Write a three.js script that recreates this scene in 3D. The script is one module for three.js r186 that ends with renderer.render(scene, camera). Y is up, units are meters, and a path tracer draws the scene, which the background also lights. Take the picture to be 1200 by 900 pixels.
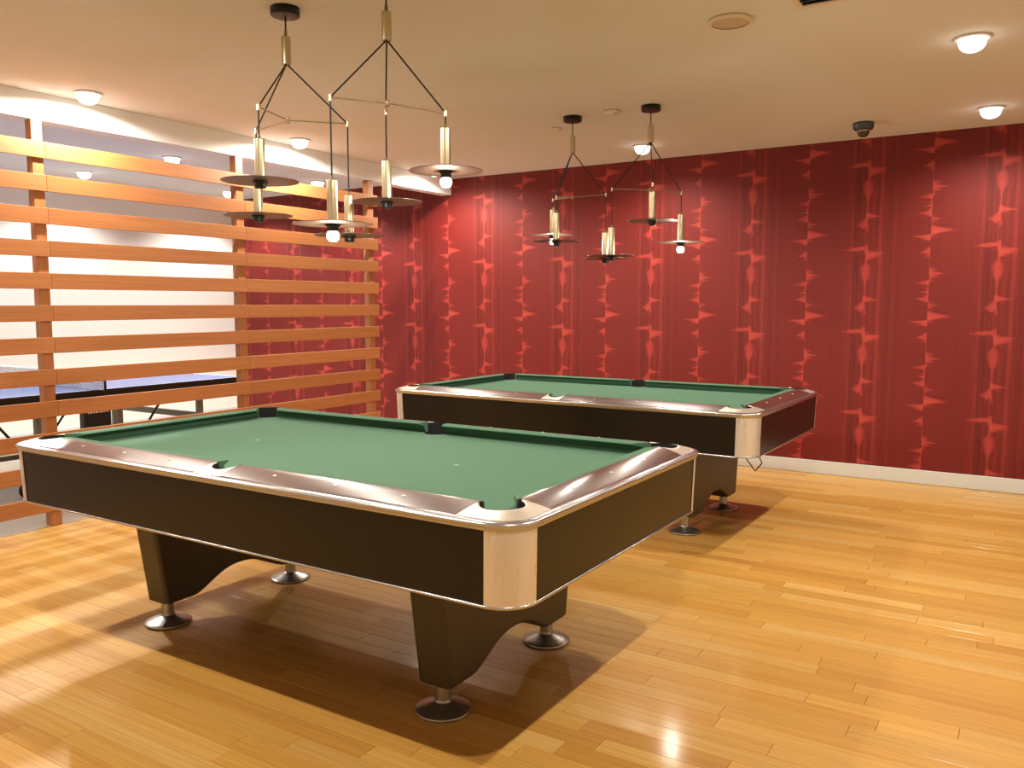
import * as THREE from 'three';
import { mergeGeometries } from 'three/addons/utils/BufferGeometryUtils.js';
import { RoundedBoxGeometry } from 'three/addons/geometries/RoundedBoxGeometry.js';

// ---------- camera, exposure ----------
const scene = new THREE.Scene();
scene.background = new THREE.Color(0x000000);
const camera = new THREE.PerspectiveCamera(49.049, 1200 / 900, 0.05, 60);
camera.position.set(0, 1.39624, 7.14439);
camera.rotation.order = 'YXZ';
camera.rotation.set(THREE.MathUtils.degToRad(-5.446), THREE.MathUtils.degToRad(32.119), THREE.MathUtils.degToRad(-0.054));
camera.updateMatrixWorld(true);
const renderer = new THREE.WebGLRenderer({ antialias: true });
renderer.toneMapping = THREE.LinearToneMapping;
renderer.toneMappingExposure = 0.75;
renderer.shadowMap.enabled = true;

// lamps of the place: intensity in candela and colour
const SPOT_CD = 12, SPOT_COLOR = new THREE.Color().setRGB(1, 0.92, 0.8);
const FAR_CD = 10, FAR_COLOR = new THREE.Color().setRGB(1, 0.97, 0.93);
const BULB_CD = 1.5;

// ---------- helpers ----------
let seedState = 12345;
const rnd = () => { seedState = (seedState + 0x6d2b79f5) | 0; let t = Math.imul(seedState ^ (seedState >>> 15), 1 | seedState); t = (t + Math.imul(t ^ (t >>> 7), 61 | t)) ^ t; return ((t ^ (t >>> 14)) >>> 0) / 4294967296; };
const taken = {};
const numbered = (n) => { const k = taken[n] = (taken[n] ?? -1) + 1; return k ? n + '_' + String(k).padStart(3, '0') : n; };
function shadows(o) { o.traverse((c) => { if (c.isMesh) { c.castShadow = true; c.receiveShadow = true; } }); }
function part(name, geo, mat, parent, label) {
  const m = new THREE.Mesh(geo, mat); m.name = name; m.castShadow = m.receiveShadow = true;
  if (label) m.userData.label = label;
  parent.add(m); return m;
}
function thing(name, label, category, group, pos = [0, 0, 0]) {
  const g = new THREE.Group(); g.name = numbered(name); g.position.set(...pos);
  g.userData = { label, category }; if (group) g.userData.group = group;
  scene.add(g); return g;
}
function struct(name, geo, mat, label, category) {
  const m = new THREE.Mesh(geo, mat); m.name = name; m.castShadow = m.receiveShadow = true;
  m.userData = { kind: 'structure', label, category }; scene.add(m); return m;
}
function boxAt(x0, x1, y0, y1, z0, z1) { const g = new THREE.BoxGeometry(x1 - x0, y1 - y0, z1 - z0); g.translate((x0 + x1) / 2, (y0 + y1) / 2, (z0 + z1) / 2); return g; }
function rbox(x0, x1, y0, y1, z0, z1, r = 0.003) { const g = new RoundedBoxGeometry(x1 - x0, y1 - y0, z1 - z0, 2, r); g.translate((x0 + x1) / 2, (y0 + y1) / 2, (z0 + z1) / 2); return g; }
function rod(a, b, r, seg = 8) {
  const A = new THREE.Vector3(...a), B = new THREE.Vector3(...b), d = B.clone().sub(A);
  const g = new THREE.CylinderGeometry(r, r, d.length(), seg, 1);
  g.applyQuaternion(new THREE.Quaternion().setFromUnitVectors(new THREE.Vector3(0, 1, 0), d.clone().normalize()));
  const m = A.add(B).multiplyScalar(0.5); g.translate(m.x, m.y, m.z); return g;
}
const lathe = (pts, seg = 32) => new THREE.LatheGeometry(pts.map((p) => new THREE.Vector2(p[0], p[1])), seg);
const merge = (list) => mergeGeometries(list.map((g) => (g.index ? g.toNonIndexed() : g)));
const lin = (r, g, b) => new THREE.Color().setRGB(r, g, b);
const std = (o) => new THREE.MeshStandardMaterial(o);
const phys = (o) => new THREE.MeshPhysicalMaterial(o);

// value noise on a wrapping grid
function noiseGrid(n, m) { const a = new Float32Array(n * m); for (let i = 0; i < a.length; i++) a[i] = rnd(); return (x, y) => {
  x = ((x % n) + n) % n; y = ((y % m) + m) % m; const x0 = Math.floor(x), y0 = Math.floor(y), fx = x - x0, fy = y - y0, x1 = (x0 + 1) % n, y1 = (y0 + 1) % m;
  const s = (t) => t * t * (3 - 2 * t), sx = s(fx), sy = s(fy);
  return (a[y0 * n + x0] * (1 - sx) + a[y0 * n + x1] * sx) * (1 - sy) + (a[y1 * n + x0] * (1 - sx) + a[y1 * n + x1] * sx) * sy; }; }
function dataTex(w, h, fn, srgb = true) {
  const d = new Uint8Array(w * h * 4);
  for (let j = 0; j < h; j++) for (let i = 0; i < w; i++) { const c = fn(i / w, j / h); const k = (j * w + i) * 4; d[k] = c[0]; d[k + 1] = c[1]; d[k + 2] = c[2]; d[k + 3] = 255; }
  const t = new THREE.DataTexture(d, w, h); t.magFilter = THREE.LinearFilter; t.minFilter = THREE.LinearMipmapLinearFilter; t.generateMipmaps = true;
  t.wrapS = t.wrapT = THREE.RepeatWrapping; if (srgb) t.colorSpace = THREE.SRGBColorSpace; t.needsUpdate = true; return t;
}
const cl = (v) => Math.max(0, Math.min(255, v));

// grain: u along the board (2 m), v across (0.34 m)
const gA = noiseGrid(6, 64), gB = noiseGrid(12, 160), gC = noiseGrid(40, 220), gD = noiseGrid(9, 17);
const grainTex = dataTex(1024, 512, (u, v) => {
  const wob = 0.02 * (gD(u * 9, v * 17) - 0.5);
  const n = 0.5 * gA(u * 6, (v + wob) * 64) + 0.3 * gB(u * 12, (v + wob) * 160) + 0.2 * gC(u * 40, v * 220);
  const k = 214 + 40 * (0.25 + n * 0.95) - 20;
  return [cl(k + 4), cl(k - 4 + 4 * n), cl(k - 12 + 10 * n)];
});
// speckle for walls, ceiling and cloth bumps
const sA = noiseGrid(128, 128), sB = noiseGrid(37, 37);
const speckTex = dataTex(256, 256, (u, v) => { const k = 128 + 90 * (sA(u * 128, v * 128) - 0.5) + 60 * (sB(u * 37, v * 37) - 0.5); return [cl(k), cl(k), cl(k)]; }, false);
const speckAt = (s) => { const t = speckTex.clone(); t.repeat.set(s, s); t.needsUpdate = true; return t; };
// brushed metal: fine vertical lines
const bA = noiseGrid(256, 3);
const brushTex = dataTex(256, 16, (u, v) => { const k = 150 + 105 * bA(u * 256, v * 3); return [k, k, k]; }, false);

// ---------- wallpaper print ----------
const WPX = 905, WPY = 648; // one pixel per millimetre
function wallpaper() {
  const cv = document.createElement('canvas'); cv.width = WPX; cv.height = WPY; const c = cv.getContext('2d');
  c.fillStyle = 'rgb(117,28,22)'; c.fillRect(0, 0, WPX, WPY);
  // woven vertical bands of dye, stronger around the drip column at 452
  const band = (x, w, y0, h, col, al) => { const g = c.createLinearGradient(x - w / 2, 0, x + w / 2, 0); g.addColorStop(0, `rgba(${col},0)`); g.addColorStop(0.5, `rgba(${col},${al})`); g.addColorStop(1, `rgba(${col},0)`); c.fillStyle = g; for (const oy of [0, -WPY]) c.fillRect(x - w / 2, y0 + oy, w, h); };
  for (let i = 0; i < 150; i++) {
    const x = rnd() * WPX, nearB = Math.exp(-(((x - 470) / 200) ** 2)), w = 8 + rnd() * 34, dark = rnd() < 0.55;
    band(x, w, 0, WPY, dark ? '86,18,14' : '152,52,43', 0.04 + 0.2 * nearB * rnd());
  }
  for (let i = 0; i < 70; i++) band(300 + rnd() * 360, 8 + rnd() * 22, rnd() * WPY, 60 + rnd() * 240, rnd() < 0.6 ? '82,16,12' : '162,56,46', 0.1 + 0.16 * rnd());
  for (const [x, w, col, a] of [[548, 46, '164,56,46', 0.5], [390, 36, '82,16,12', 0.4], [604, 34, '82,16,12', 0.4], [430, 28, '82,16,12', 0.3], [346, 26, '158,54,45', 0.3], [650, 30, '158,54,45', 0.24]]) band(x, w, 0, WPY, col, a);
  const INK = '186,66,56';
  const flame = (x0, y, len, up, down, bend = 0, a = 0.7) => { // a horizontal lick of ink: wide at the seam, pointed at the end
    up *= 1.3; down *= 1.3; const draw = (k, al) => { for (const ox of [0, -WPX, WPX]) for (const oy of [0, -WPY, WPY]) {
      const X = x0 + ox, Y = y + oy, u = up * k, d = down * k, tx = X + len * (0.9 + 0.1 * k), ty = Y + bend;
      const g = c.createLinearGradient(X, 0, tx, 0); g.addColorStop(0, `rgba(${INK},${al})`); g.addColorStop(0.55, `rgba(${INK},${al * 0.9})`); g.addColorStop(1, `rgba(${INK},${al * 0.35})`); c.fillStyle = g;
      c.beginPath(); c.moveTo(X, Y - u); c.quadraticCurveTo(X + len * 0.35, Y - u * 0.5 + bend * 0.2, tx, ty); c.quadraticCurveTo(X + len * 0.4, Y + d * 0.35 + bend * 0.5, X, Y + d); c.closePath(); c.fill(); } };
    draw(1.25, a * 0.3); draw(1, a * 0.55); draw(0.7, a * 0.4);
    if (Math.abs(len) > 60 && a > 0.3) for (let i = 0; i < 3; i++) flame(x0, y + (rnd() - 0.5) * (up + down) * 1.1, len * (0.3 + 0.45 * rnd()), 4 + 4 * rnd(), 4 + 5 * rnd(), (rnd() - 0.5) * 10, 0.28);
  };
  const blob = (x, y, rx, ry, a = 0.6) => { for (const k of [1.2, 1, 0.75]) for (const ox of [0, -WPX, WPX]) for (const oy of [0, -WPY, WPY]) { c.fillStyle = `rgba(${INK},${a * 0.45})`; c.beginPath(); c.ellipse(x + ox, y + oy, rx * k, ry * k, 0, 0, Math.PI * 2); c.fill(); } };
  const stem = (x, y0, y1, w, a) => { for (const oy of [0, -WPY]) { c.fillStyle = `rgba(${INK},${a})`; c.fillRect(x - w / 2, y0 + oy, w, y1 - y0); c.fillRect(x - w / 2 + WPX, y0 + oy, w, y1 - y0); } };
  const Y = (m) => 60 + m * 1.39; // rows measured down from the largest lick
  // seam column at x = 0
  c.fillStyle = 'rgba(70,16,13,0.55)'; c.fillRect(0, Y(-12), 150, 6); c.fillRect(-84 + WPX, Y(-34), 80, 5);
  flame(0, Y(10), 172, 26, 26, 6, 0.95); flame(0, Y(16), 120, 20, 34, -4, 0.5); flame(0, Y(20), 176, 14, 10, 4, 0.4);
  flame(0, Y(46), -150, 12, 22, -8, 0.85); flame(0, Y(56), -72, 10, 18, 8, 0.45); flame(0, Y(44), -96, 8, 8, 0, 0.35);
  flame(0, Y(130), -76, 26, 16, 4, 0.9); flame(0, Y(152), -50, 6, 8, 3, 0.35);
  stem(0, Y(96), Y(230), 6, 0.4);
  flame(0, Y(226), 72, 14, 16, -10, 0.6); flame(0, Y(246), 122, 18, 14, 2, 0.85); flame(0, Y(264), 88, 14, 12, -2, 0.6); flame(0, Y(284), 40, 12, 14, 4, 0.4);
  flame(6, Y(292), -126, 14, 12, 14, 0.6); flame(0, Y(300), -64, 8, 10, 6, 0.35);
  stem(-3, Y(308), Y(402), 9, 0.55);
  flame(0, Y(346), -64, 10, 10, 2, 0.75); flame(0, Y(328), -38, 7, 7, 2, 0.5); flame(0, Y(384), -104, 16, 20, 0, 0.85); flame(0, Y(366), -46, 8, 8, 4, 0.4);
  flame(0, Y(414), 84, 12, 18, 10, 0.55); flame(0, Y(432), 46, 8, 12, 4, 0.35);
  // drip column at x = 452
  const B = 452;
  flame(B - 70, Y(104), -122, 12, 12, 2, 0.6); blob(B - 100, Y(100), 22, 9, 0.3);
  flame(B + 12, Y(102), -100, 26, 24, -6, 0.75); flame(B - 70, Y(98), 88, 14, 22, 6, 0.45);
  flame(B - 4, Y(132), 146, 24, 34, -12, 0.85); flame(B + 4, Y(146), 110, 16, 26, 0, 0.55); blob(B + 70, Y(136), 46, 17, 0.3);
  stem(B + 2, Y(150), Y(196), 13, 0.3); blob(B + 2, Y(228), 34, 66, 0.55); blob(B - 4, Y(262), 22, 40, 0.35); blob(B - 12, Y(212), 28, 26, 0.25);
  stem(B - 2, Y(276), Y(376), 7, 0.7); stem(B - 2, Y(276), Y(318), 13, 0.35);
  flame(B - 12, Y(388), 126, 20, 14, 2, 0.85); flame(B - 10, Y(380), 74, 16, 12, -4, 0.35);
  flame(B + 2, Y(424), -92, 36, 22, 16, 0.6); flame(B - 6, Y(446), 26, 30, 34, 26, 0.5); flame(B - 20, Y(440), -66, 12, 14, -2, 0.5); blob(B - 16, Y(424), 18, 32, 0.3);
  stem(B - 66, Y(450), Y(548), 12, 0.18); stem(B - 12, Y(456), Y(560), 8, 0.14);
  const t = new THREE.CanvasTexture(cv); t.colorSpace = THREE.SRGBColorSpace; t.wrapS = t.wrapT = THREE.RepeatWrapping; t.anisotropy = 8; return t;
}

// ---------- materials ----------
const M = {
  plank: phys({ color: lin(0.92, 0.92, 0.92), map: grainTex, vertexColors: true, roughness: 0.5, specularIntensity: 0.4, clearcoat: 0.4, clearcoatRoughness: 0.14 }),
  subfloor: std({ color: lin(0.12, 0.06, 0.03), roughness: 0.9 }),
  vinyl: std({ color: lin(0.55, 0.48, 0.38), roughness: 0.4 }),
  ceiling: std({ color: lin(0.74, 0.745, 0.735), roughness: 0.92, bumpMap: speckAt(14), bumpScale: 0.0006 }),
  white: std({ color: lin(0.84, 0.81, 0.75), roughness: 0.85, bumpMap: speckAt(8), bumpScale: 0.0004 }),
  beam: std({ color: lin(0.82, 0.82, 0.81), roughness: 0.85 }),
  cream: std({ color: lin(0.78, 0.75, 0.69), roughness: 0.85 }),
  base: std({ color: lin(0.62, 0.63, 0.6), roughness: 0.45 }),
  wood: std({ color: lin(0.51, 0.205, 0.066), map: grainTex, roughness: 0.5 }),
  woodB: std({ color: lin(0.48, 0.19, 0.06), map: grainTex, roughness: 0.5 }),
  woodC: std({ color: lin(0.54, 0.22, 0.074), map: grainTex, roughness: 0.5 }),
  panel: phys({ color: lin(0.009, 0.0065, 0.0035), roughness: 0.28, specularIntensity: 0.6, clearcoat: 0.1, clearcoatRoughness: 0.2 }),
  pedestal: std({ color: lin(0.05, 0.036, 0.018), roughness: 0.42 }),
  brushed: std({ color: lin(0.8, 0.76, 0.68), metalness: 0.7, roughness: 0.42, roughnessMap: brushTex }),
  cast: std({ color: lin(0.74, 0.66, 0.58), metalness: 0.8, roughness: 0.38 }),
  polish: std({ color: lin(0.52, 0.53, 0.55), metalness: 0.95, roughness: 0.22 }),
  laminate: phys({ color: lin(0.09, 0.04, 0.028), map: grainTex, roughness: 0.34, clearcoat: 0.65, clearcoatRoughness: 0.14 }),
  cloth: phys({ color: lin(0.068, 0.152, 0.094), roughness: 0.9, specularIntensity: 0.5, sheen: 0.12, sheenColor: lin(0.22, 0.36, 0.25), sheenRoughness: 0.6, bumpMap: speckAt(60), bumpScale: 0.0002 }),
  black: std({ color: lin(0.004, 0.004, 0.004), roughness: 0.85, side: THREE.DoubleSide }),
  blackMetal: std({ color: lin(0.006, 0.006, 0.006), roughness: 0.4 }),
  footMetal: std({ color: lin(0.42, 0.4, 0.36), metalness: 0.9, roughness: 0.28 }),
  spotMark: std({ color: lin(0.2, 0.3, 0.22), roughness: 0.7 }),
  pearl: std({ color: lin(0.85, 0.82, 0.76), roughness: 0.25 }),
  brass: std({ color: lin(0.6, 0.53, 0.35), metalness: 0.9, roughness: 0.3 }),
  rodBrass: std({ color: lin(0.35, 0.25, 0.16), metalness: 0.7, roughness: 0.4 }),
  disc: std({ color: lin(0.16, 0.1, 0.07), metalness: 0.7, roughness: 0.35 }),
  cord: std({ color: lin(0.012, 0.01, 0.009), roughness: 0.7 }),
  glow: std({ color: lin(0.9, 0.9, 0.9), emissive: lin(1, 0.95, 0.86), emissiveIntensity: 4, roughness: 0.4 }),
  bulbOff: std({ color: lin(0.06, 0.06, 0.06), roughness: 0.3 }),
  ring: std({ color: lin(0.8, 0.76, 0.7), roughness: 0.4 }),
  ceilWhite: std({ color: lin(0.74, 0.66, 0.54), roughness: 0.6 }),
  grille: std({ color: lin(0.6, 0.48, 0.34), roughness: 0.8 }),
  domeGrey: std({ color: lin(0.05, 0.055, 0.06), roughness: 0.25 }),
  silver: std({ color: lin(0.5, 0.5, 0.5), metalness: 0.9, roughness: 0.3 }),
  tennisTop: std({ color: lin(0.1, 0.18, 0.5), roughness: 0.25 }),
  tennisLine: std({ color: lin(0.85, 0.85, 0.85), roughness: 0.4 }),
  steel: std({ color: lin(0.2, 0.18, 0.14), metalness: 0.5, roughness: 0.45 }),
  net: std({ color: lin(0.25, 0.26, 0.28), roughness: 0.8 }),
};
const paper = wallpaper();
M.redPaper = phys({ color: lin(0.86, 0.9, 0.9), map: paper, roughness: 0.6, specularIntensity: 0.6 });

// ---------- the shell ----------
const H = 2.675, XR = 2.7, XB = -8.57, ZF = 9.3, XBEAM = -5.22;
{ // red wall, uv in metres so that the seam columns fall where they hang
  const g = boxAt(XB, XR, -0.1, H + 0.1, -0.2, 0), p = g.attributes.position, uv = g.attributes.uv;
  for (let i = 0; i < p.count; i++) uv.setXY(i, (p.getX(i) + 1.647) / 0.905, (p.getY(i) - 2.024) / 0.648 + 1);
  struct('wall_back', g, M.redPaper, 'long wall papered in red with ragged vertical ink pattern', 'wall');
}
struct('wall_left', boxAt(XB - 0.2, XB, -0.1, H + 0.1, -0.2, ZF), M.white, 'bright white wall behind the table tennis table', 'wall');
struct('wall_right', boxAt(XR, XR + 0.2, -0.1, H + 0.1, -0.2, ZF), M.cream, 'plain cream side wall', 'wall');
struct('wall_front', boxAt(XB - 0.2, XR + 0.2, -0.1, H + 0.1, ZF, ZF + 0.2), M.cream, 'plain cream wall facing the red wall', 'wall');
struct('ceiling', boxAt(XB - 0.2, XR + 0.2, H, H + 0.15, -0.2, ZF + 0.2), M.ceiling, 'flat plain tan ceiling with spotlights', 'ceiling');
struct('trim_1', rbox(XBEAM - 0.13, XBEAM, 2.512, H, 0.001, ZF - 0.001, 0.004), M.beam, 'white bulkhead beam running above the slatted screen', 'beam');
struct('baseboard_back', rbox(XB + 0.015, XR, 0, 0.1086, 0.0005, 0.016, 0.004), M.base, 'pale baseboard along the foot of the red wall', 'baseboard');
struct('baseboard_left', rbox(XB + 0.0005, XB + 0.015, 0, 0.1086, 0.016, ZF, 0.004), M.base, 'pale baseboard along the foot of the white wall', 'baseboard');
struct('floor_annex', boxAt(XB - 0.2, XBEAM - 0.02, -0.12, 0, -0.2, ZF), M.vinyl, 'pale cream floor beyond the slatted screen', 'floor');

{ // plank floor: rows along x, 85 mm wide
  const fl = new THREE.Group(); fl.name = 'floor'; fl.userData = { kind: 'structure', label: 'honey coloured hardwood plank floor under the pool tables', category: 'floor' }; scene.add(fl);
  part('subfloor', boxAt(XBEAM - 0.02, XR, -0.12, -0.012, 0, ZF), M.subfloor, fl);
  const W = 0.0852, list = [], v = new THREE.Vector3();
  const tones = [[0.81, 0.475, 0.119], [0.77, 0.432, 0.092], [0.83, 0.503, 0.136], [0.71, 0.375, 0.075], [0.85, 0.541, 0.163], [0.79, 0.451, 0.101], [0.75, 0.418, 0.092], [0.82, 0.484, 0.114]];
  for (let z = 0.017; z < ZF; z += W) {
    let x = XBEAM - 0.02 - rnd() * 0.7; const z1 = Math.min(z + W, ZF);
    while (x < XR) {
      const len = 0.42 + rnd() * 0.85, x0 = Math.max(x, XBEAM - 0.02), x1 = Math.min(x + len, XR); x += len;
      if (x1 - x0 < 0.03) continue;
      const t = tones[Math.floor(rnd() * tones.length)], k = 0.94 + rnd() * 0.12, uo = rnd() * 2, vo = rnd(), flip = rnd() < 0.5;
      // projected size
      let ax = 1e9, bx = -1e9, ay = 1e9, by = -1e9, ok = true;
      for (const [px, pz] of [[x0, z], [x1, z], [x0, z1], [x1, z1]]) { v.set(px, 0, pz).applyMatrix4(camera.matrixWorldInverse); if (v.z > -0.4) { ok = false; break; } v.applyMatrix4(camera.projectionMatrix); ax = Math.min(ax, v.x); bx = Math.max(bx, v.x); ay = Math.min(ay, v.y); by = Math.max(by, v.y); }
      let area = 0;
      if (ok) { const w = Math.min(bx, 1) - Math.max(ax, -1), h = Math.min(by, 1) - Math.max(ay, -1); if (w > 0 && h > 0) area = Math.abs((x1 - x0) * W) / Math.pow(Math.hypot((x0 + x1) / 2, 1.4, z - 7.14), 3); }
      list.push({ x0, x1, z0: z, z1, t, k, uo, vo, flip, area });
    }
  }
  const G = 0.0005, C = 0.0009;
  function plankGeo(p) { // a slab with a small chamfer: 18 triangles
    const { x0, x1, z0, z1 } = p, a = x0 + G, b = x1 - G, c = z0 + G * 0.5, d = z1 - G * 0.5, y = 0, yc = -C, yb = -0.012;
    const T = [[a + C, y, c + C], [b - C, y, c + C], [b - C, y, d - C], [a + C, y, d - C]], E = [[a, yc, c], [b, yc, c], [b, yc, d], [a, yc, d]], B = E.map((q) => [q[0], yb, q[2]]);
    const pos = [], uv = [], col = [];
    const push = (q) => { pos.push(...q); uv.push((q[0] - x0) / 2 * (p.flip ? -1 : 1) + p.uo, (q[2] - z0 + q[1]) / 0.34 + p.vo); col.push(p.t[0] * p.k, p.t[1] * p.k, p.t[2] * p.k); };
    const quad = (e, f, g2, h) => { [e, f, g2, e, g2, h].forEach(push); };
    quad(T[0], T[3], T[2], T[1]);
    for (let i = 0; i < 4; i++) { const j = (i + 1) % 4; quad(E[i], T[i], T[j], E[j]); quad(B[i], E[i], E[j], B[j]); }
    const g = new THREE.BufferGeometry(); g.setAttribute('position', new THREE.Float32BufferAttribute(pos, 3)); g.setAttribute('uv', new THREE.Float32BufferAttribute(uv, 2)); g.setAttribute('color', new THREE.Float32BufferAttribute(col, 3)); g.computeVertexNormals(); return g;
  }
  list.sort((p, q) => q.area - p.area);
  const count = Math.min(300, list.filter((p) => p.area > 0).length);
  list.slice(0, count).forEach((p, i) => part(i ? 'plank_' + String(i).padStart(3, '0') : 'plank', plankGeo(p), M.plank, fl));
  const rest = part('far_planks', merge(list.slice(count).map(plankGeo)), M.plank, fl); rest.userData.kind = 'stuff';
}

// ---------- slatted screen ----------
{
  const s = thing('slatted_screen', 'tall open screen of horizontal orange-brown wooden slats on square posts', 'screen', null, [-5.225, 0, 3.45]);
  const edges = [1.165, 2.6865, 4.2125, 5.735, 7.26];
  const uvBoard = (g, off) => { const p = g.attributes.position, uv = g.attributes.uv; for (let i = 0; i < p.count; i++) uv.setXY(i, p.getZ(i) / 2 + off, (p.getY(i) + p.getX(i)) / 0.34 + off * 3); return g; };
  for (let k = 0; k < 12; k++) for (let b = 0; b < 4; b++) {
    const top = 2.3815 - 0.1985 * k, g = rbox(0, 0.02, top - 0.0985, top, edges[b] + 0.0008 - 3.45, edges[b + 1] - 0.0008 - 3.45, 0.002);
    const i = k * 4 + b; part(i ? 'slat_' + String(i).padStart(3, '0') : 'slat', uvBoard(g, rnd() * 5), [M.wood, M.woodB, M.woodC][Math.floor(rnd() * 3)], s);
  }
  [1.2035, 2.688, 4.214, 5.737, 7.19].forEach((z, i) => {
    const g = rbox(-0.0655, -0.0005, 0, 2.512, z - 3.45, z + 0.067 - 3.45, 0.003), p = g.attributes.position, uv = g.attributes.uv;
    for (let q = 0; q < p.count; q++) uv.setXY(q, p.getY(q) / 2 + i * 0.37, (p.getZ(q) + p.getX(q)) / 0.34 + i * 0.7);
    part(i ? 'post_' + String(i).padStart(3, '0') : 'post', g, M.wood, s);
  });
}

// ---------- pool tables ----------
const HL = 1.2825, HW = 0.7212, CAP = 0.105, YT = 0.7796, YB = 0.5629, TAP = 0.0066, NA = 1.12, NB = 0.5587, BED = 0.78;
const profY = (() => { const P = [[0.05, 0.829], [0.058, 0.8286], [0.075, 0.826], [0.1, 0.8205], [0.125, 0.8142], [0.143, 0.8092], [0.152, 0.8065]]; return { P, at: (u) => { if (u <= P[0][0]) return P[0][1]; for (let i = 1; i < P.length; i++) if (u <= P[i][0]) { const t = (u - P[i - 1][0]) / (P[i][0] - P[i - 1][0]); return P[i - 1][1] * (1 - t) + P[i][1] * t; } return P.at(-1)[1]; } }; })();
function taper(g) { const p = g.attributes.position; for (let i = 0; i < p.count; i++) { const o = TAP * Math.max(0, YT - p.getY(i)) / (YT - YB); p.setX(i, p.getX(i) * (1 - o / HL)); p.setZ(i, p.getZ(i) * (1 - o / HW)); } g.computeVertexNormals(); return g; }
function roundRectPath(hx, hz, r, seg = 10) { // points with outward normals, going round
  const out = [];
  for (const [sx, sz, a0] of [[1, 1, 0], [-1, 1, Math.PI / 2], [-1, -1, Math.PI], [1, -1, 1.5 * Math.PI]]) for (let i = 0; i <= seg; i++) { const a = a0 + (i / seg) * Math.PI / 2; out.push([sx * (hx - r) + r * Math.cos(a), sz * (hz - r) + r * Math.sin(a), Math.cos(a), Math.sin(a)]); }
  return out;
}
function gridGeo(rows, closeU = false) { // rows of points -> indexed surface
  const pos = [], uv = [], idx = [], n = rows[0].length; let run = 0;
  rows.forEach((r, i) => { if (i) run += Math.hypot(r[0][0] - rows[i - 1][0][0], r[0][2] - rows[i - 1][0][2]); let acc = 0; r.forEach((q, j) => { if (j) acc += Math.hypot(q[0] - r[j - 1][0], q[1] - r[j - 1][1], q[2] - r[j - 1][2]); pos.push(...q); uv.push(run / 2, acc / 0.34); }); });
  const m = closeU ? rows.length : rows.length - 1;
  for (let i = 0; i < m; i++) { const i2 = (i + 1) % rows.length; for (let j = 0; j < n - 1; j++) { const a = i * n + j, b = i2 * n + j; idx.push(a, b, b + 1, a, b + 1, a + 1); } }
  const g = new THREE.BufferGeometry(); g.setAttribute('position', new THREE.Float32BufferAttribute(pos, 3)); g.setAttribute('uv', new THREE.Float32BufferAttribute(uv, 2)); g.setIndex(idx); g.computeVertexNormals(); return g;
}
function sweepRing(path, profile) { return gridGeo(path.map(([x, z, nx, nz]) => profile.map(([o, y]) => [x + nx * o, y, z + nz * o])), true); }
// board along one side: profile [u, y] closed, ends s0(u) and s1(u); map(s, u) -> [x, z]
function sideBar(profile, s0, s1, map, steps = 1) {
  const loop = [...profile, profile[0]], rows = [];
  for (let k = 0; k <= steps; k++) rows.push(loop.map(([u, y]) => { const s = s0(u) + (s1(u) - s0(u)) * k / steps; const [x, z] = map(s, u); return [x, y, z]; }));
  const parts = [gridGeo(rows)];
  for (const r of [rows[0], rows.at(-1)]) { // caps
    const q = r.slice(0, -1), pos = [], uv = []; let c = [0, 0, 0]; q.forEach((v) => v.forEach((t, i) => { c[i] += t / q.length; }));
    q.forEach((v, i) => { const w = q[(i + 1) % q.length]; pos.push(...c, ...v, ...w); uv.push(0, 0, 0.01, 0, 0.01, 0.01); });
    const g = new THREE.BufferGeometry(); g.setAttribute('position', new THREE.Float32BufferAttribute(pos, 3)); g.setAttribute('uv', new THREE.Float32BufferAttribute(uv, 2)); g.computeVertexNormals(); parts.push(g);
  }
  return merge(parts);
}
function along(pts, n) { // n+1 points evenly spaced on a polyline
  const L = [0]; for (let i = 1; i < pts.length; i++) L.push(L[i - 1] + Math.hypot(pts[i][0] - pts[i - 1][0], pts[i][1] - pts[i - 1][1]));
  const out = []; for (let k = 0; k <= n; k++) { const d = L.at(-1) * k / n; let i = 1; while (i < pts.length - 1 && L[i] < d) i++; const t = (d - L[i - 1]) / (L[i] - L[i - 1]); out.push([pts[i - 1][0] + (pts[i][0] - pts[i - 1][0]) * t, pts[i - 1][1] + (pts[i][1] - pts[i - 1][1]) * t]); } return out;
}
function castingGeo(inner, outer, toWorld) { // plate between the pocket arc and the rim, following the rail's dome, with a lip into the pocket
  const n = 28, I = along(inner, n), O = along(outer, n), rows = [];
  for (let k = 0; k <= n; k++) { const row = []; const [ix, iz] = I[k], [ox, oz] = O[k], d = Math.hypot(ox - ix, oz - iz);
    { const [x, z] = toWorld(ix, iz); row.push([x, profY.at(0.152 - d) - 0.022, z]); row.push([x, profY.at(0.152 - d) - 0.003, z]); }
    for (let j = 0; j <= 8; j++) { const r = 0.03 + 0.97 * j / 8, [x, z] = toWorld(ix + (ox - ix) * r, iz + (oz - iz) * r); row.push([x, profY.at(0.152 - d * (1 - r)) + 0.0006, z]); }
    rows.push(row); }
  return gridGeo(rows);
}
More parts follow.
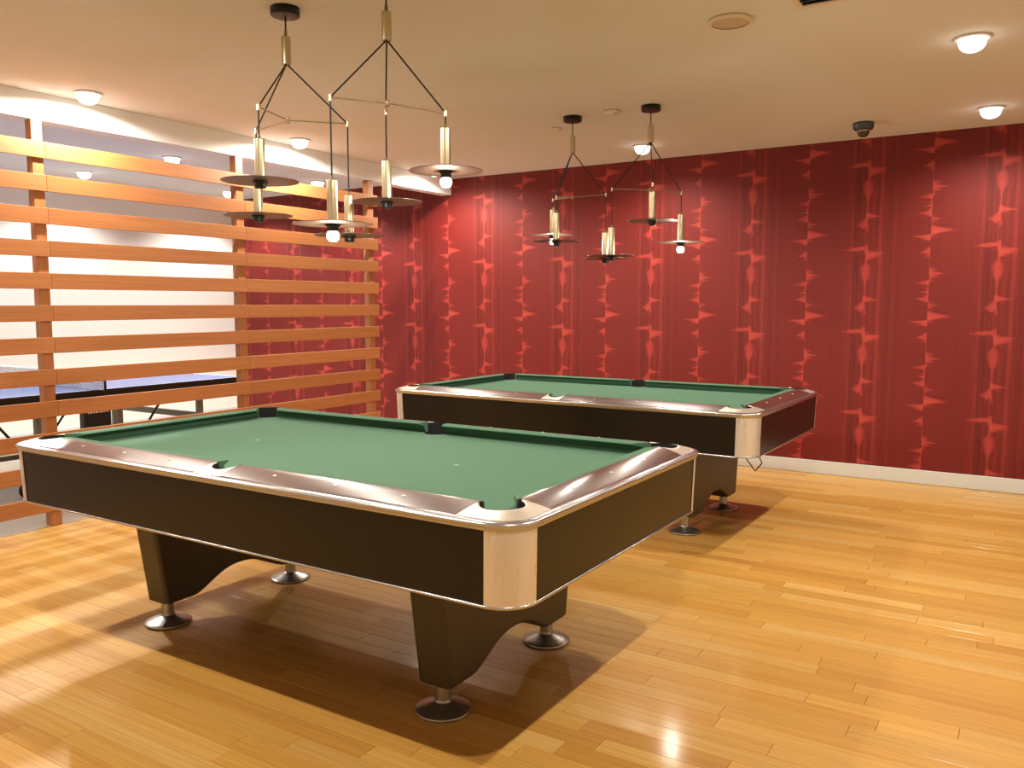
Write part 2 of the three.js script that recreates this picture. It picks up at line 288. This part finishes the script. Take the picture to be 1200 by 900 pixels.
function poolTable(label, pos, turn, hook) {
  const t = thing('pool_table', label, 'pool table', 'pool tables', pos); t.rotation.y = turn;
  // cabinet
  for (const s of [1, -1]) part('side_panel', taper(boxAt(-HL + CAP, HL - CAP, YB, YT, s > 0 ? HW - 0.025 : -HW, s > 0 ? HW : -HW + 0.025)), M.panel, t);
  for (const s of [1, -1]) part('end_panel', taper(boxAt(s > 0 ? HL - 0.025 : -HL, s > 0 ? HL : -HL + 0.025, YB, YT, -HW + CAP, HW - CAP)), M.panel, t);
  for (const [sx, sz, a0] of [[1, 1, 0], [-1, 1, 0.5], [-1, -1, 1], [1, -1, 1.5]]) {
    const rows = []; for (let i = 0; i <= 14; i++) { const a = (a0 + 0.5 * i / 14) * Math.PI, cx = sx * (HL - CAP), cz = sz * (HW - CAP), R = CAP + 0.002, r = CAP - 0.025, c = Math.cos(a), q = Math.sin(a); rows.push([[cx + r * c, YB, cz + r * q], [cx + R * c, YB, cz + R * q], [cx + R * c, YT, cz + R * q], [cx + r * c, YT, cz + r * q]]); }
    const g = taper(gridGeo(rows)).toNonIndexed(); g.computeVertexNormals(); // crisp edges, then smooth round the bend
    const p = g.attributes.position, nn = g.attributes.normal; for (let i = 0; i < p.count; i++) if (Math.abs(nn.getY(i)) < 0.5 && Math.hypot(p.getX(i) - sx * (HL - CAP), p.getZ(i) - sz * (HW - CAP)) > 0.01) { const dx = p.getX(i) - sx * (HL - CAP), dz = p.getZ(i) - sz * (HW - CAP), l = Math.hypot(dx, dz), o = l > CAP - 0.012 ? 1 : -1; const w = Math.sign(nn.getX(i) * dx + nn.getZ(i) * dz) || o; nn.setXYZ(i, w * dx / l, 0, w * dz / l); }
    part('corner_cap', g, M.brushed, t, 'brushed aluminium rounded corner');
  }
  part('cabinet_floor', boxAt(-HL + 0.05, HL - 0.05, YB + 0.004, YB + 0.02, -HW + 0.05, HW - 0.05), M.blackMetal, t);
  part('bottom_trim', taper(sweepRing(roundRectPath(HL, HW, CAP), [[-0.02, YB], [-0.02, YB - 0.006], [0.003, YB - 0.006], [0.005, YB - 0.004], [0.005, YB + 0.001], [0.003, YB + 0.003], [-0.0005, YB + 0.003], [-0.02, YB]])), M.polish, t, 'thin bright metal edge strip');
  part('rim', sweepRing(roundRectPath(HL, HW, CAP, 14), [[-0.03, YT], [0.003, YT - 0.001], [0.006, 0.781], [0.0075, 0.7845], [0.0065, 0.7875], [0.008, 0.7895], [0.0115, 0.793], [0.0125, 0.7975], [0.0115, 0.8012], [0.0075, 0.8042], [0.002, 0.8058], [-0.001, 0.8053], [-0.004, 0.8062], [-0.0105, 0.8068], [-0.03, 0.802], [-0.03, YT]]), M.polish, t, 'polished metal edge moulding');
  // bed with pocket cut-outs
  const sh = new THREE.Shape(), E = 0.03, cr = 0.06, pc = 0.033, pts = [];
  const arcPts = (cx, cz, r, a0, a1, n = 12) => { for (let i = 0; i <= n; i++) { const a = a0 + (a1 - a0) * i / n; pts.push([cx + r * Math.cos(a), cz + r * Math.sin(a)]); } };
  const PI = Math.PI, sr = 0.058, so = 0.045, sa = Math.asin((so - E) / sr);
  arcPts(NA + pc, NB + pc, cr, -PI / 2, -PI, 14);
  arcPts(0, NB + so, sr, -sa, -PI + sa, 12);
  arcPts(-NA - pc, NB + pc, cr, 0, -PI / 2, 14);
  arcPts(-NA - pc, -NB - pc, cr, PI / 2, 0, 14);
  arcPts(0, -NB - so, sr, PI - sa, sa, 12);
  arcPts(NA + pc, -NB - pc, cr, PI, PI / 2, 14);
  pts.forEach(([x, z], i) => (i ? sh.lineTo(x, -z) : sh.moveTo(x, -z)));
  const bedGeo = new THREE.ExtrudeGeometry(sh, { depth: 0.03, bevelEnabled: false }); bedGeo.rotateX(-PI / 2); bedGeo.translate(0, BED - 0.03, 0);
  part('bed', bedGeo, M.cloth, t, 'green cloth playing surface');
  for (const x of [-0.56, 0.56]) { const g = new THREE.CylinderGeometry(0.011, 0.011, 0.0006, 16); g.translate(x, BED + 0.0003, 0); part('spot_mark', g, M.spotMark, t); }
  // cushions and rails
  const cushion = [[0.05, 0.829], [0.036, 0.829], [0.018, 0.8283], [0.006, 0.8268], [0.001, 0.8242], [0.0005, 0.8215], [0.004, 0.819], [0.03, 0.81], [0.036, BED + 0.0005], [0.05, BED + 0.0005]];
  const rail = [...profY.P, [0.152, 0.79], [0.05, 0.79]];
  for (const sz of [1, -1]) for (const sx of [1, -1]) {
    part('cushion', sideBar(cushion, (u) => 0.067 - 0.25 * u, (u) => NA - 0.08 + 1.25 * u, (s, u) => [sx * s, sz * (NB + u)]), M.cloth, t);
    const r = part('rail', sideBar(rail, () => 0.066, (u) => NA - 0.0285 - 0.17 * (u - 0.05), (s, u) => [sx * s, sz * (NB + u)]), M.laminate, t, 'glossy dark wood rail');
    for (const x of [0.28, 0.56, 0.84]) { const g = new THREE.SphereGeometry(0.0075, 10, 6); g.scale(1, 0.16, 1); g.translate(sx * x, profY.at(0.094) + 0.0004, sz * (NB + 0.094)); part('sight', g, M.pearl, r); }
  }
  for (const sx of [1, -1]) {
    part('cushion', sideBar(cushion, (u) => -(NB - 0.08 + 1.25 * u), (u) => NB - 0.08 + 1.25 * u, (s, u) => [sx * (NA + u), s]), M.cloth, t);
    const r = part('rail', sideBar(rail, (u) => -(NB - 0.0285 - 0.17 * (u - 0.05)), (u) => NB - 0.0285 - 0.17 * (u - 0.05), (s, u) => [sx * (NA + u), s]), M.laminate, t, 'glossy dark wood rail');
    for (const z of [-0.28, 0, 0.28]) { const g = new THREE.SphereGeometry(0.0075, 10, 6); g.scale(1, 0.16, 1); g.translate(sx * (NA + 0.094), profY.at(0.094) + 0.0004, z); part('sight', g, M.pearl, r); }
  }
  // castings and pockets
  const PR = 0.067, rr = 0.092, U = 0.152, innerC = [], outerC = [];
  for (let i = 0; i <= 30; i++) { const a = (-65 + 220 * i / 30) * PI / 180; innerC.push([pc + PR * Math.cos(a), pc + PR * Math.sin(a)]); }
  outerC.push([U, -0.046]); for (let i = 0; i <= 12; i++) { const a = i / 12 * PI / 2; outerC.push([U - rr + rr * Math.cos(a), U - rr + rr * Math.sin(a)]); } outerC.push([-0.046, U]);
  for (const [sx, sz] of [[1, 1], [-1, 1], [-1, -1], [1, -1]]) {
    part('corner_casting', castingGeo(innerC, outerC, (p, q) => [sx * (NA + p), sz * (NB + q)]), M.castD, t, 'satin metal pocket plate');
    const cx = sx * (NA + pc), cz = sz * (NB + pc), cup = lathe([[PR - 0.004, BED], [PR - 0.006, 0.72], [PR - 0.014, 0.66], [0.001, 0.645]], 24); cup.translate(cx, 0, cz);
    const wall = gridGeo(innerC.map(([p, q]) => { const f = (PR - 0.0015) / PR, x = sx * (NA + pc + (p - pc) * f), z = sz * (NB + pc + (q - pc) * f); return [[x, BED - 0.01, z], [x, 0.823, z]]; }));
    part('pocket_liner', merge([cup, wall]), M.black, t, 'black pocket');
  }
  const innerS = [], outerS = [[0.0655, U], [-0.0655, U]]; for (let i = 0; i <= 24; i++) { const a = (4 + 172 * i / 24) * PI / 180; innerS.push([0.06 * Math.cos(a), 0.05 + 0.06 * Math.sin(a)]); }
  for (const sz of [1, -1]) {
    part('side_casting', castingGeo(innerS, outerS, (p, q) => [p, sz * (NB + q)]), M.castD, t, 'satin metal pocket plate');
    const cup = lathe([[0.056, BED], [0.054, 0.72], [0.046, 0.66], [0.001, 0.645]], 24); cup.translate(0, 0, sz * (NB + 0.05));
    const wall = gridGeo(innerS.map(([p, q]) => [[p * 0.975, BED - 0.01, sz * (NB + 0.05 + (q - 0.05) * 0.975)], [p * 0.975, 0.823, sz * (NB + 0.05 + (q - 0.05) * 0.975)]]));
    part('pocket_liner', merge([cup, wall]), M.black, t, 'black pocket');
  }
  // pedestals and feet
  const ps = new THREE.Shape(), half = [[0.47, 0.5625], [0.405, 0.107], [0.385, 0.103], [0.275, 0.103], [0.25, 0.106]];
  ps.moveTo(-0.47, 0.5625); half.forEach(([z, y]) => ps.lineTo(z, y)); ps.bezierCurveTo(0.17, 0.13, 0.12, 0.19, 0, 0.19); ps.bezierCurveTo(-0.12, 0.19, -0.17, 0.13, -0.25, 0.106); [...half].reverse().slice(1).forEach(([z, y]) => ps.lineTo(-z, y));
  const pg = new THREE.ExtrudeGeometry(ps, { depth: 0.1, bevelEnabled: true, bevelSize: 0.018, bevelThickness: 0.022, bevelSegments: 4, bevelOffset: -0.018, curveSegments: 14 }); pg.translate(0, 0, -0.05); pg.rotateY(-PI / 2);
  const fg = lathe([[0, 0], [0.091, 0], [0.0965, 0.003], [0.0975, 0.008], [0.095, 0.0125], [0.08, 0.018], [0.05, 0.029], [0.033, 0.035], [0.0285, 0.039], [0.027, 0.045], [0.026, 0.112]], 36);
  for (const sx of [1, -1]) {
    const g = pg.clone(); g.translate(sx * 0.755, 0, 0); const p = part('pedestal', g, M.pedestal, t, 'dark arched pedestal');
    for (const sz of [1, -1]) { const f = fg.clone(); f.translate(sx * 0.755, 0, sz * 0.355); part('foot', f, M.footMetal, p, 'round levelling foot of metal'); }
  }
  if (hook) part('wire_hook', new THREE.TubeGeometry(new THREE.CatmullRomCurve3(hook.map((q) => new THREE.Vector3(...q)), false, 'catmullrom', 0.02), 60, 0.0035, 6), M.blackMetal, t, 'thin black wire holder hanging under the corner');
  return t;
}
M.castD = M.cast.clone(); M.castD.side = THREE.DoubleSide;
for (const k of ['polish', 'brushed', 'laminate', 'cloth']) M[k].side = THREE.DoubleSide;
poolTable('green pool table with black sides standing beside the slatted wooden screen', [-2.4367, 0, 4.554], -0.0033);
poolTable('green pool table with black sides standing near the red papered wall', [-2.5436, 0, 1.9285], -0.0139, [[1.19, 0.566, 0.62], [1.2, 0.44, 0.43], [1.21, 0.47, 0.33], [1.2, 0.566, 0.42]]);

// ---------- pendants ----------
function pendant(label, ax, ends, hubTop, hubBottom) {
  const [x, z] = ax, t = thing('pendant_lamp', label, 'pendant lamp', 'brass pendants over the pool tables', [x, 0, z]);
  const L = (q) => [q[0] - x, q[1], q[2] - z];
  part('canopy', lathe([[0, H - 0.036], [0.058, H - 0.036], [0.063, H - 0.032], [0.063, H], [0, H]], 28), M.blackMetal, t, 'round black ceiling canopy');
  part('cord', rod([0, H - 0.03, 0], [0, hubTop - 0.005, 0], 0.0035), M.cord, t);
  part('cord_holder', lathe([[0, hubBottom], [0.019, hubBottom], [0.0205, hubBottom + 0.002], [0.0205, hubTop - 0.002], [0.019, hubTop], [0.008, hubTop], [0.007, hubTop + 0.025], [0, hubTop + 0.025]], 24), M.brass, t, 'brass cylinder');
  const E = ends.map((e) => L(e.p)), c = [0, 0, 0]; c[1] = E.reduce((s, e) => s + e[1] / 3, 0);
  part('spreader_hub', lathe([[0, c[1] - 0.012], [0.009, c[1] - 0.012], [0.009, c[1] + 0.012], [0, c[1] + 0.012]], 12), M.rodBrass, t);
  E.forEach((e, i) => {
    part('cord', rod([0, hubBottom + 0.004, 0], e, 0.0035), M.cord, t);
    const arm = part('spreader_arm', rod(c, e, 0.0032), M.rodBrass, t);
    part('arm_tip', rod([e[0], e[1] - 0.014, e[2]], [e[0], e[1] + 0.01, e[2]], 0.0062), M.brass, arm);
    const top = ends[i].top, dy = ends[i].disc;
    part('cord', rod([e[0], top, e[2]], e, 0.0035), M.cord, t);
    const tube = lathe([[0, dy], [0.0215, dy], [0.0215, top - 0.012], [0.0195, top - 0.009], [0.007, top - 0.009], [0.006, top + 0.006], [0, top + 0.006]], 24); tube.translate(e[0], 0, e[2]);
    part('lamp_tube', tube, M.brass, t, 'slim brass tube');
    const disc = lathe([[0, dy - 0.003], [0.156, dy - 0.003], [0.1575, dy - 0.0015], [0.156, dy], [0, dy]], 48); disc.translate(e[0], 0, e[2]);
    const d = part('reflector_disc', disc, M.disc, t, 'thin dark bronze disc');
    const sock = lathe([[0.015, dy - 0.03], [0.022, dy - 0.03], [0.0235, dy - 0.022], [0.0235, dy - 0.012], [0.03, dy - 0.009], [0.03, dy - 0.003], [0.015, dy - 0.003]], 20); sock.translate(e[0], 0, e[2]);
    part('socket', sock, M.blackMetal, d);
    const bl = ends[i].lit, b = lathe(bl ? [[0.0, dy - 0.07], [0.016, dy - 0.068], [0.025, dy - 0.057], [0.0265, dy - 0.046], [0.023, dy - 0.034], [0.015, dy - 0.028], [0.014, dy - 0.004], [0, dy - 0.004]] : [[0, dy - 0.033], [0.01, dy - 0.032], [0.0145, dy - 0.027], [0.0145, dy - 0.006], [0, dy - 0.006]], 18); b.translate(e[0], 0, e[2]);
    part('bulb', b, bl ? M.glow : M.bulbOff, d, bl ? 'glowing white bulb' : 'dark unlit bulb');
    if (bl) { const l = new THREE.PointLight(SPOT_COLOR, BULB_CD); l.position.set(e[0], dy - 0.08, e[2]); l.castShadow = true; l.name = 'bulb_light'; t.add(l); }
  });
  return t;
}
pendant('brass three-arm pendant with no lit bulb, over the table beside the screen', [-2.85, 4.455], [{ p: [-2.759, 2.2, 4.701], top: 2.081, disc: 1.902 }, { p: [-3.142, 2.2, 4.379], top: 1.997, disc: 1.812 }, { p: [-2.679, 2.2, 4.262], top: 1.893, disc: 1.707 }], 2.555, 2.436);
pendant('brass three-arm pendant with two lit bulbs, over the table beside the screen', [-2.31, 4.42], [{ p: [-2.398, 2.2, 4.659], top: 1.892, disc: 1.713, lit: true }, { p: [-2.497, 2.24, 4.212], top: 2.037, disc: 1.85 }, { p: [-2.181, 2.2, 4.198], top: 2.147, disc: 1.961, lit: true }], 2.573, 2.459);
pendant('brass three-arm pendant whose highest disc holds a lit bulb, near the red wall', [-2.8, 1.897], [{ p: [-3.036, 2.145, 1.749], top: 2.082, disc: 1.895, lit: true }, { p: [-2.786, 2.105, 2.146], top: 2.01, disc: 1.815 }, { p: [-2.588, 2.145, 1.803], top: 1.895, disc: 1.708 }], 2.545, 2.433);
pendant('brass three-arm pendant whose middle disc holds a lit bulb, near the red wall', [-2.217, 1.912], [{ p: [-2.431, 2.145, 2.037], top: 1.904, disc: 1.712 }, { p: [-2.097, 2.137, 2.151], top: 2.1, disc: 1.914 }, { p: [-2.073, 2.13, 1.719], top: 1.997, disc: 1.806, lit: true }], 2.55, 2.44);

// ---------- ceiling spotlights ----------
const ringGeo = lathe([[0.066, -0.002], [0.078, -0.002], [0.082, -0.005], [0.082, -0.008], [0.078, -0.011], [0.066, -0.012], [0.064, -0.010], [0.064, -0.002]], 32);
const domeGeo = lathe([[0, -0.07], [0.024, -0.068], [0.044, -0.059], [0.056, -0.045], [0.062, -0.028], [0.063, -0.003], [0, -0.003]], 28);
function spot(x, z, label, group, cd, color, cone = 86, soft = 0.18, aim = [0, -2, 0]) {
  const t = thing('ceiling_spotlight', label, 'spotlight', group, [x, H, z]);
  part('trim_ring', ringGeo, M.ring, t, 'pale round trim');
  part('lamp', domeGeo, M.glow, t, 'glowing white lamp');
  const l = new THREE.SpotLight(color, cd, 0, THREE.MathUtils.degToRad(cone), soft, 2); l.position.set(0, -0.024, 0); l.target.position.set(...aim); l.castShadow = true; l.shadow.radius = 1.2; l.name = 'spot_light'; t.add(l, l.target);
}
const MAIN = 'spotlights in the ceiling over the pool room', ANNEX = 'spotlights in the ceiling beyond the screen';
spot(-4.98, 0.6, 'glowing ceiling spotlight at the bulkhead, in the corner by the red wall', MAIN, SPOT_CD, SPOT_COLOR, 84, 0.45);
spot(-4.98, 2.33, 'glowing ceiling spotlight at the bulkhead, above the middle screen post', MAIN, SPOT_CD, SPOT_COLOR);
spot(-4.98, 4.06, 'glowing ceiling spotlight at the bulkhead, beside the white bright patch over the screen', MAIN, SPOT_CD, SPOT_COLOR);
spot(-4.98, 5.79, 'ceiling spotlight at the bulkhead, farthest along it from the red wall', MAIN, SPOT_CD, SPOT_COLOR);
spot(-2.82, 5.83, 'ceiling spotlight between the two pendants over the screen-side table and the cream wall', MAIN, SPOT_CD, SPOT_COLOR);
spot(-2.82, 0.652, 'glowing ceiling spotlight by the red wall, behind the two pendants', MAIN, SPOT_CD, SPOT_COLOR, 79, 0.75);
spot(-0.35, 0.668, 'glowing ceiling spotlight by the red wall, beyond the dome camera', MAIN, SPOT_CD, SPOT_COLOR, 79, 0.75);
spot(-0.35, 2.4, 'glowing ceiling spotlight one row out from the red wall, past the round speaker', MAIN, SPOT_CD, SPOT_COLOR, 79, 0.75);
spot(-0.35, 4.1, 'ceiling spotlight just past the square ceiling vent', MAIN, SPOT_CD, SPOT_COLOR);
spot(-0.35, 5.82, 'ceiling spotlight well past the square ceiling vent, farthest from the red wall', MAIN, SPOT_CD, SPOT_COLOR);
spot(-6.51, 0.61, 'glowing spotlight beyond the screen, near the screen and close to the red wall', ANNEX, FAR_CD, FAR_COLOR, 66, 0.35);
spot(-6.51, 2.36, 'glowing spotlight beyond the screen, above the end of the table tennis table', ANNEX, FAR_CD, FAR_COLOR, 66, 0.35);
spot(-7.94, 0.58, 'glowing spotlight beyond the screen, by the white wall and close to the red wall', ANNEX, FAR_CD, FAR_COLOR, 66, 0.35);
spot(-7.94, 2.3, 'glowing spotlight beyond the screen, by the white wall, second from the red wall', ANNEX, FAR_CD, FAR_COLOR, 66, 0.35);
spot(-6.51, 4.06, 'spotlight beyond the screen, above the table tennis table on the screen side', ANNEX, 48, FAR_COLOR, 14, 0.8, [3.46, -2.65, 1.05]);
spot(-7.94, 4.06, 'spotlight by the white wall, third from the red wall', ANNEX, FAR_CD, FAR_COLOR, 66, 0.35);
spot(-6.51, 5.8, 'spotlight beyond the screen past the table tennis table, on the screen side', ANNEX, FAR_CD, FAR_COLOR, 66, 0.35);
spot(-7.94, 5.8, 'spotlight by the white wall, fourth from the red wall', ANNEX, FAR_CD, FAR_COLOR, 66, 0.35);

// ---------- things on the ceiling ----------
{
  const s = thing('ceiling_speaker', 'large round tan loudspeaker cover set in the ceiling', 'speaker', null, [-1.262, H, 3.271]);
  part('flange', lathe([[0.083, -0.001], [0.094, -0.001], [0.097, -0.005], [0.097, -0.013], [0.093, -0.016], [0.083, -0.016]], 40), M.ceilWhite, s);
  part('grille', lathe([[0, -0.014], [0.084, -0.013], [0.084, -0.001], [0, -0.001]], 40), M.grille, s);
  const c = thing('security_camera', 'dark grey dome security camera under the ceiling by the red wall', 'camera', null, [-1.142, H, 0.62]);
  part('housing', lathe([[0, 0], [0.07, 0], [0.072, -0.006], [0.07, -0.034], [0.06, -0.05], [0.048, -0.053], [0, -0.053]], 32), M.domeGrey, c);
  part('collar', lathe([[0.04, -0.053], [0.047, -0.053], [0.047, -0.06], [0.04, -0.063]], 28), M.silver, c);
  part('dome', lathe([[0.041, -0.058], [0.04, -0.072], [0.033, -0.088], [0.02, -0.098], [0, -0.101]], 28), phys({ color: lin(0.02, 0.02, 0.022), roughness: 0.06, clearcoat: 1 }), c);
  const dets = [[-2.495, 1.916, 0.056, 'small round ceiling sensor between the two pendants near the red wall'], [-3.075, 1.633, 0.04, 'tiny flat ceiling disc beyond the pendants near the red wall']];
  for (const [x, z, r, lab] of dets) { const d = thing('ceiling_sensor', lab, 'sensor', null, [x, H, z]); part('base', lathe([[0, 0], [r, 0], [r, -0.012], [r * 0.93, -0.016], [0, -0.016]], 28), M.ceilWhite, d); part('cover', lathe([[r * 0.72, -0.016], [r * 0.68, -0.026], [r * 0.5, -0.031], [0, -0.031]], 28), M.ceilWhite, d); }
  const v = thing('ceiling_vent', 'square ceiling vent with pale frame and dark blades', 'vent', null, [-0.96, H, 3.28]);
  part('frame', merge([rbox(0, 0.34, -0.014, 0, 0, 0.03), rbox(0, 0.34, -0.014, 0, 0.31, 0.34), rbox(0, 0.03, -0.014, 0, 0.03, 0.31), rbox(0.31, 0.34, -0.014, 0, 0.03, 0.31)]), M.ceilWhite, v);
  part('backing', boxAt(0.03, 0.31, -0.003, -0.0005, 0.03, 0.31), M.domeGrey, v);
  for (let i = 0; i < 7; i++) { const g = boxAt(-0.14, 0.14, -0.0008, 0.0008, -0.012, 0.012); g.rotateX(0.6); g.translate(0.17, -0.0105, 0.05 + i * 0.04); part(i ? 'blade_00' + i : 'blade', g, M.steel, v); }
}

// ---------- table tennis ----------
{
  const x1 = -5.93, x0 = -7.455, z0 = 2.15, zc = 3.52, z1 = 4.89, t = thing('table_tennis_table', 'blue table tennis table with black frame behind the slatted screen', 'game table', null, [-6.69, 0, 3.52]);
  const B = (a, b, c, d, e, f) => rbox(a + 6.69, b + 6.69, c, d, e - 3.52, f - 3.52, 0.003);
  for (const [a, b] of [[z0, zc - 0.004], [zc + 0.004, z1]]) {
    const h = part('table_half', B(x0 + 0.004, x1 - 0.004, 0.738, 0.76, a + 0.004, b - 0.004), M.tennisTop, t, 'blue playing board');
    const outer = a === z0 ? a : b, dir = a === z0 ? 1 : -1;
    part('line', B(x0 + 0.006, x0 + 0.026, 0.7598, 0.7604, a + 0.006, b - 0.006), M.tennisLine, h); part('line', B(x1 - 0.026, x1 - 0.006, 0.7598, 0.7604, a + 0.006, b - 0.006), M.tennisLine, h);
    part('line', B(x0 + 0.026, x1 - 0.026, 0.7598, 0.7604, Math.min(outer + dir * 0.006, outer + dir * 0.026), Math.max(outer + dir * 0.006, outer + dir * 0.026)), M.tennisLine, h);
    part('line', B(-6.694, -6.691, 0.7598, 0.7604, a + 0.03, b - 0.006), M.tennisLine, h);
    part('apron', merge([B(x1 - 0.004, x1 + 0.002, 0.69, 0.762, a, b), B(x0 - 0.002, x0 + 0.004, 0.69, 0.762, a, b), B(x0, x1, 0.69, 0.756, a, a + 0.012), B(x0, x1, 0.69, 0.756, b - 0.012, b)]), M.blackMetal, h, 'black metal edge frame');
  }
  // legs at the ends and under the middle
  const legs = [[-6.08, 2.5], [-7.3, 2.5], [-6.08, 4.54], [-7.3, 4.54]];
  for (const [x, z] of legs) part('leg', B(x - 0.02, x + 0.02, 0.03, 0.735, z - 0.025, z + 0.025), M.steel, t);
  for (const z of [2.5, 4.54]) part('cross_bar', B(-7.3, -6.08, 0.42, 0.47, z - 0.015, z + 0.015), M.steel, t);
  for (const [x, z] of legs) part('leg_foot', B(x - 0.035, x + 0.035, 0, 0.03, z - 0.035, z + 0.035), M.blackMetal, t);
  for (const z of [3.2, 3.84]) for (const x of [-6.15, -7.23]) part('carriage_leg', B(x - 0.022, x + 0.022, 0.1, 0.735, z - 0.022, z + 0.022), M.steel, t);
  for (const x of [-6.15, -7.23]) part('carriage_bar', B(x - 0.02, x + 0.02, 0.1, 0.14, 3.1, 3.94), M.steel, t);
  for (const [x, z] of [[-6.15, 3.1], [-7.23, 3.1], [-6.15, 3.94], [-7.23, 3.94]]) { const g = new THREE.TorusGeometry(0.045, 0.014, 8, 20); g.rotateY(Math.PI / 2); g.translate(x + 6.69, 0.059, z - 3.52); part('wheel', g, M.blackMetal, t); }
  for (const s of [-1, 1]) for (const x of [-6.1, -7.28]) part('brace', rod([x + 6.69, 0.72, s * 0.75], [x + 6.69, 0.2, s * 0.35], 0.01), M.blackMetal, t);
  const box = part('centre_box', B(-6.02, -5.96, 0.4, 0.62, 3.385, 3.6), M.blackMetal, t, 'black box with small white lettering');
  [[0.005, 0.012], [0.03, 0.006], [0.046, 0.014], [0.07, 0.006], [0.086, 0.016], [0.112, 0.01], [0.132, 0.014], [0.156, 0.008]].forEach(([o, w]) => part('lettering', B(-5.9602, -5.9596, 0.585, 0.612, 3.405 + o, 3.405 + o + w), M.tennisLine, box));
  // net
  const n = part('net', B(x0 - 0.12, x1 + 0.12, 0.8835, 0.898, zc - 0.003, zc + 0.003), M.tennisLine, t, 'white tape of the net');
  const strands = []; for (let i = 0; i <= 116; i++) { const x = x0 - 0.11 + i * (1.525 + 0.22) / 116; strands.push(boxAt(x + 6.69 - 0.0016, x + 6.69 + 0.0016, 0.763, 0.884, -0.0012, 0.0012)); } for (let i = 0; i < 8; i++) strands.push(boxAt(x0 + 6.58, x1 + 6.8, 0.764 + i * 0.0155, 0.767 + i * 0.0155, -0.0012, 0.0012));
  const mesh = part('net_mesh', merge(strands), M.net, n); mesh.userData.kind = 'stuff';
  for (const x of [x0 - 0.125, x1 + 0.125]) part('net_post', merge([rod([x + 6.69, 0.69, 0], [x + 6.69, 0.905, 0], 0.009), B(Math.min(x, x > -6.69 ? x1 - 0.05 : x0 + 0.05), Math.max(x, x > -6.69 ? x1 - 0.05 : x0 + 0.05), 0.676, 0.689, zc - 0.02, zc + 0.02)]), M.blackMetal, t);
}

renderer.render(scene, camera);
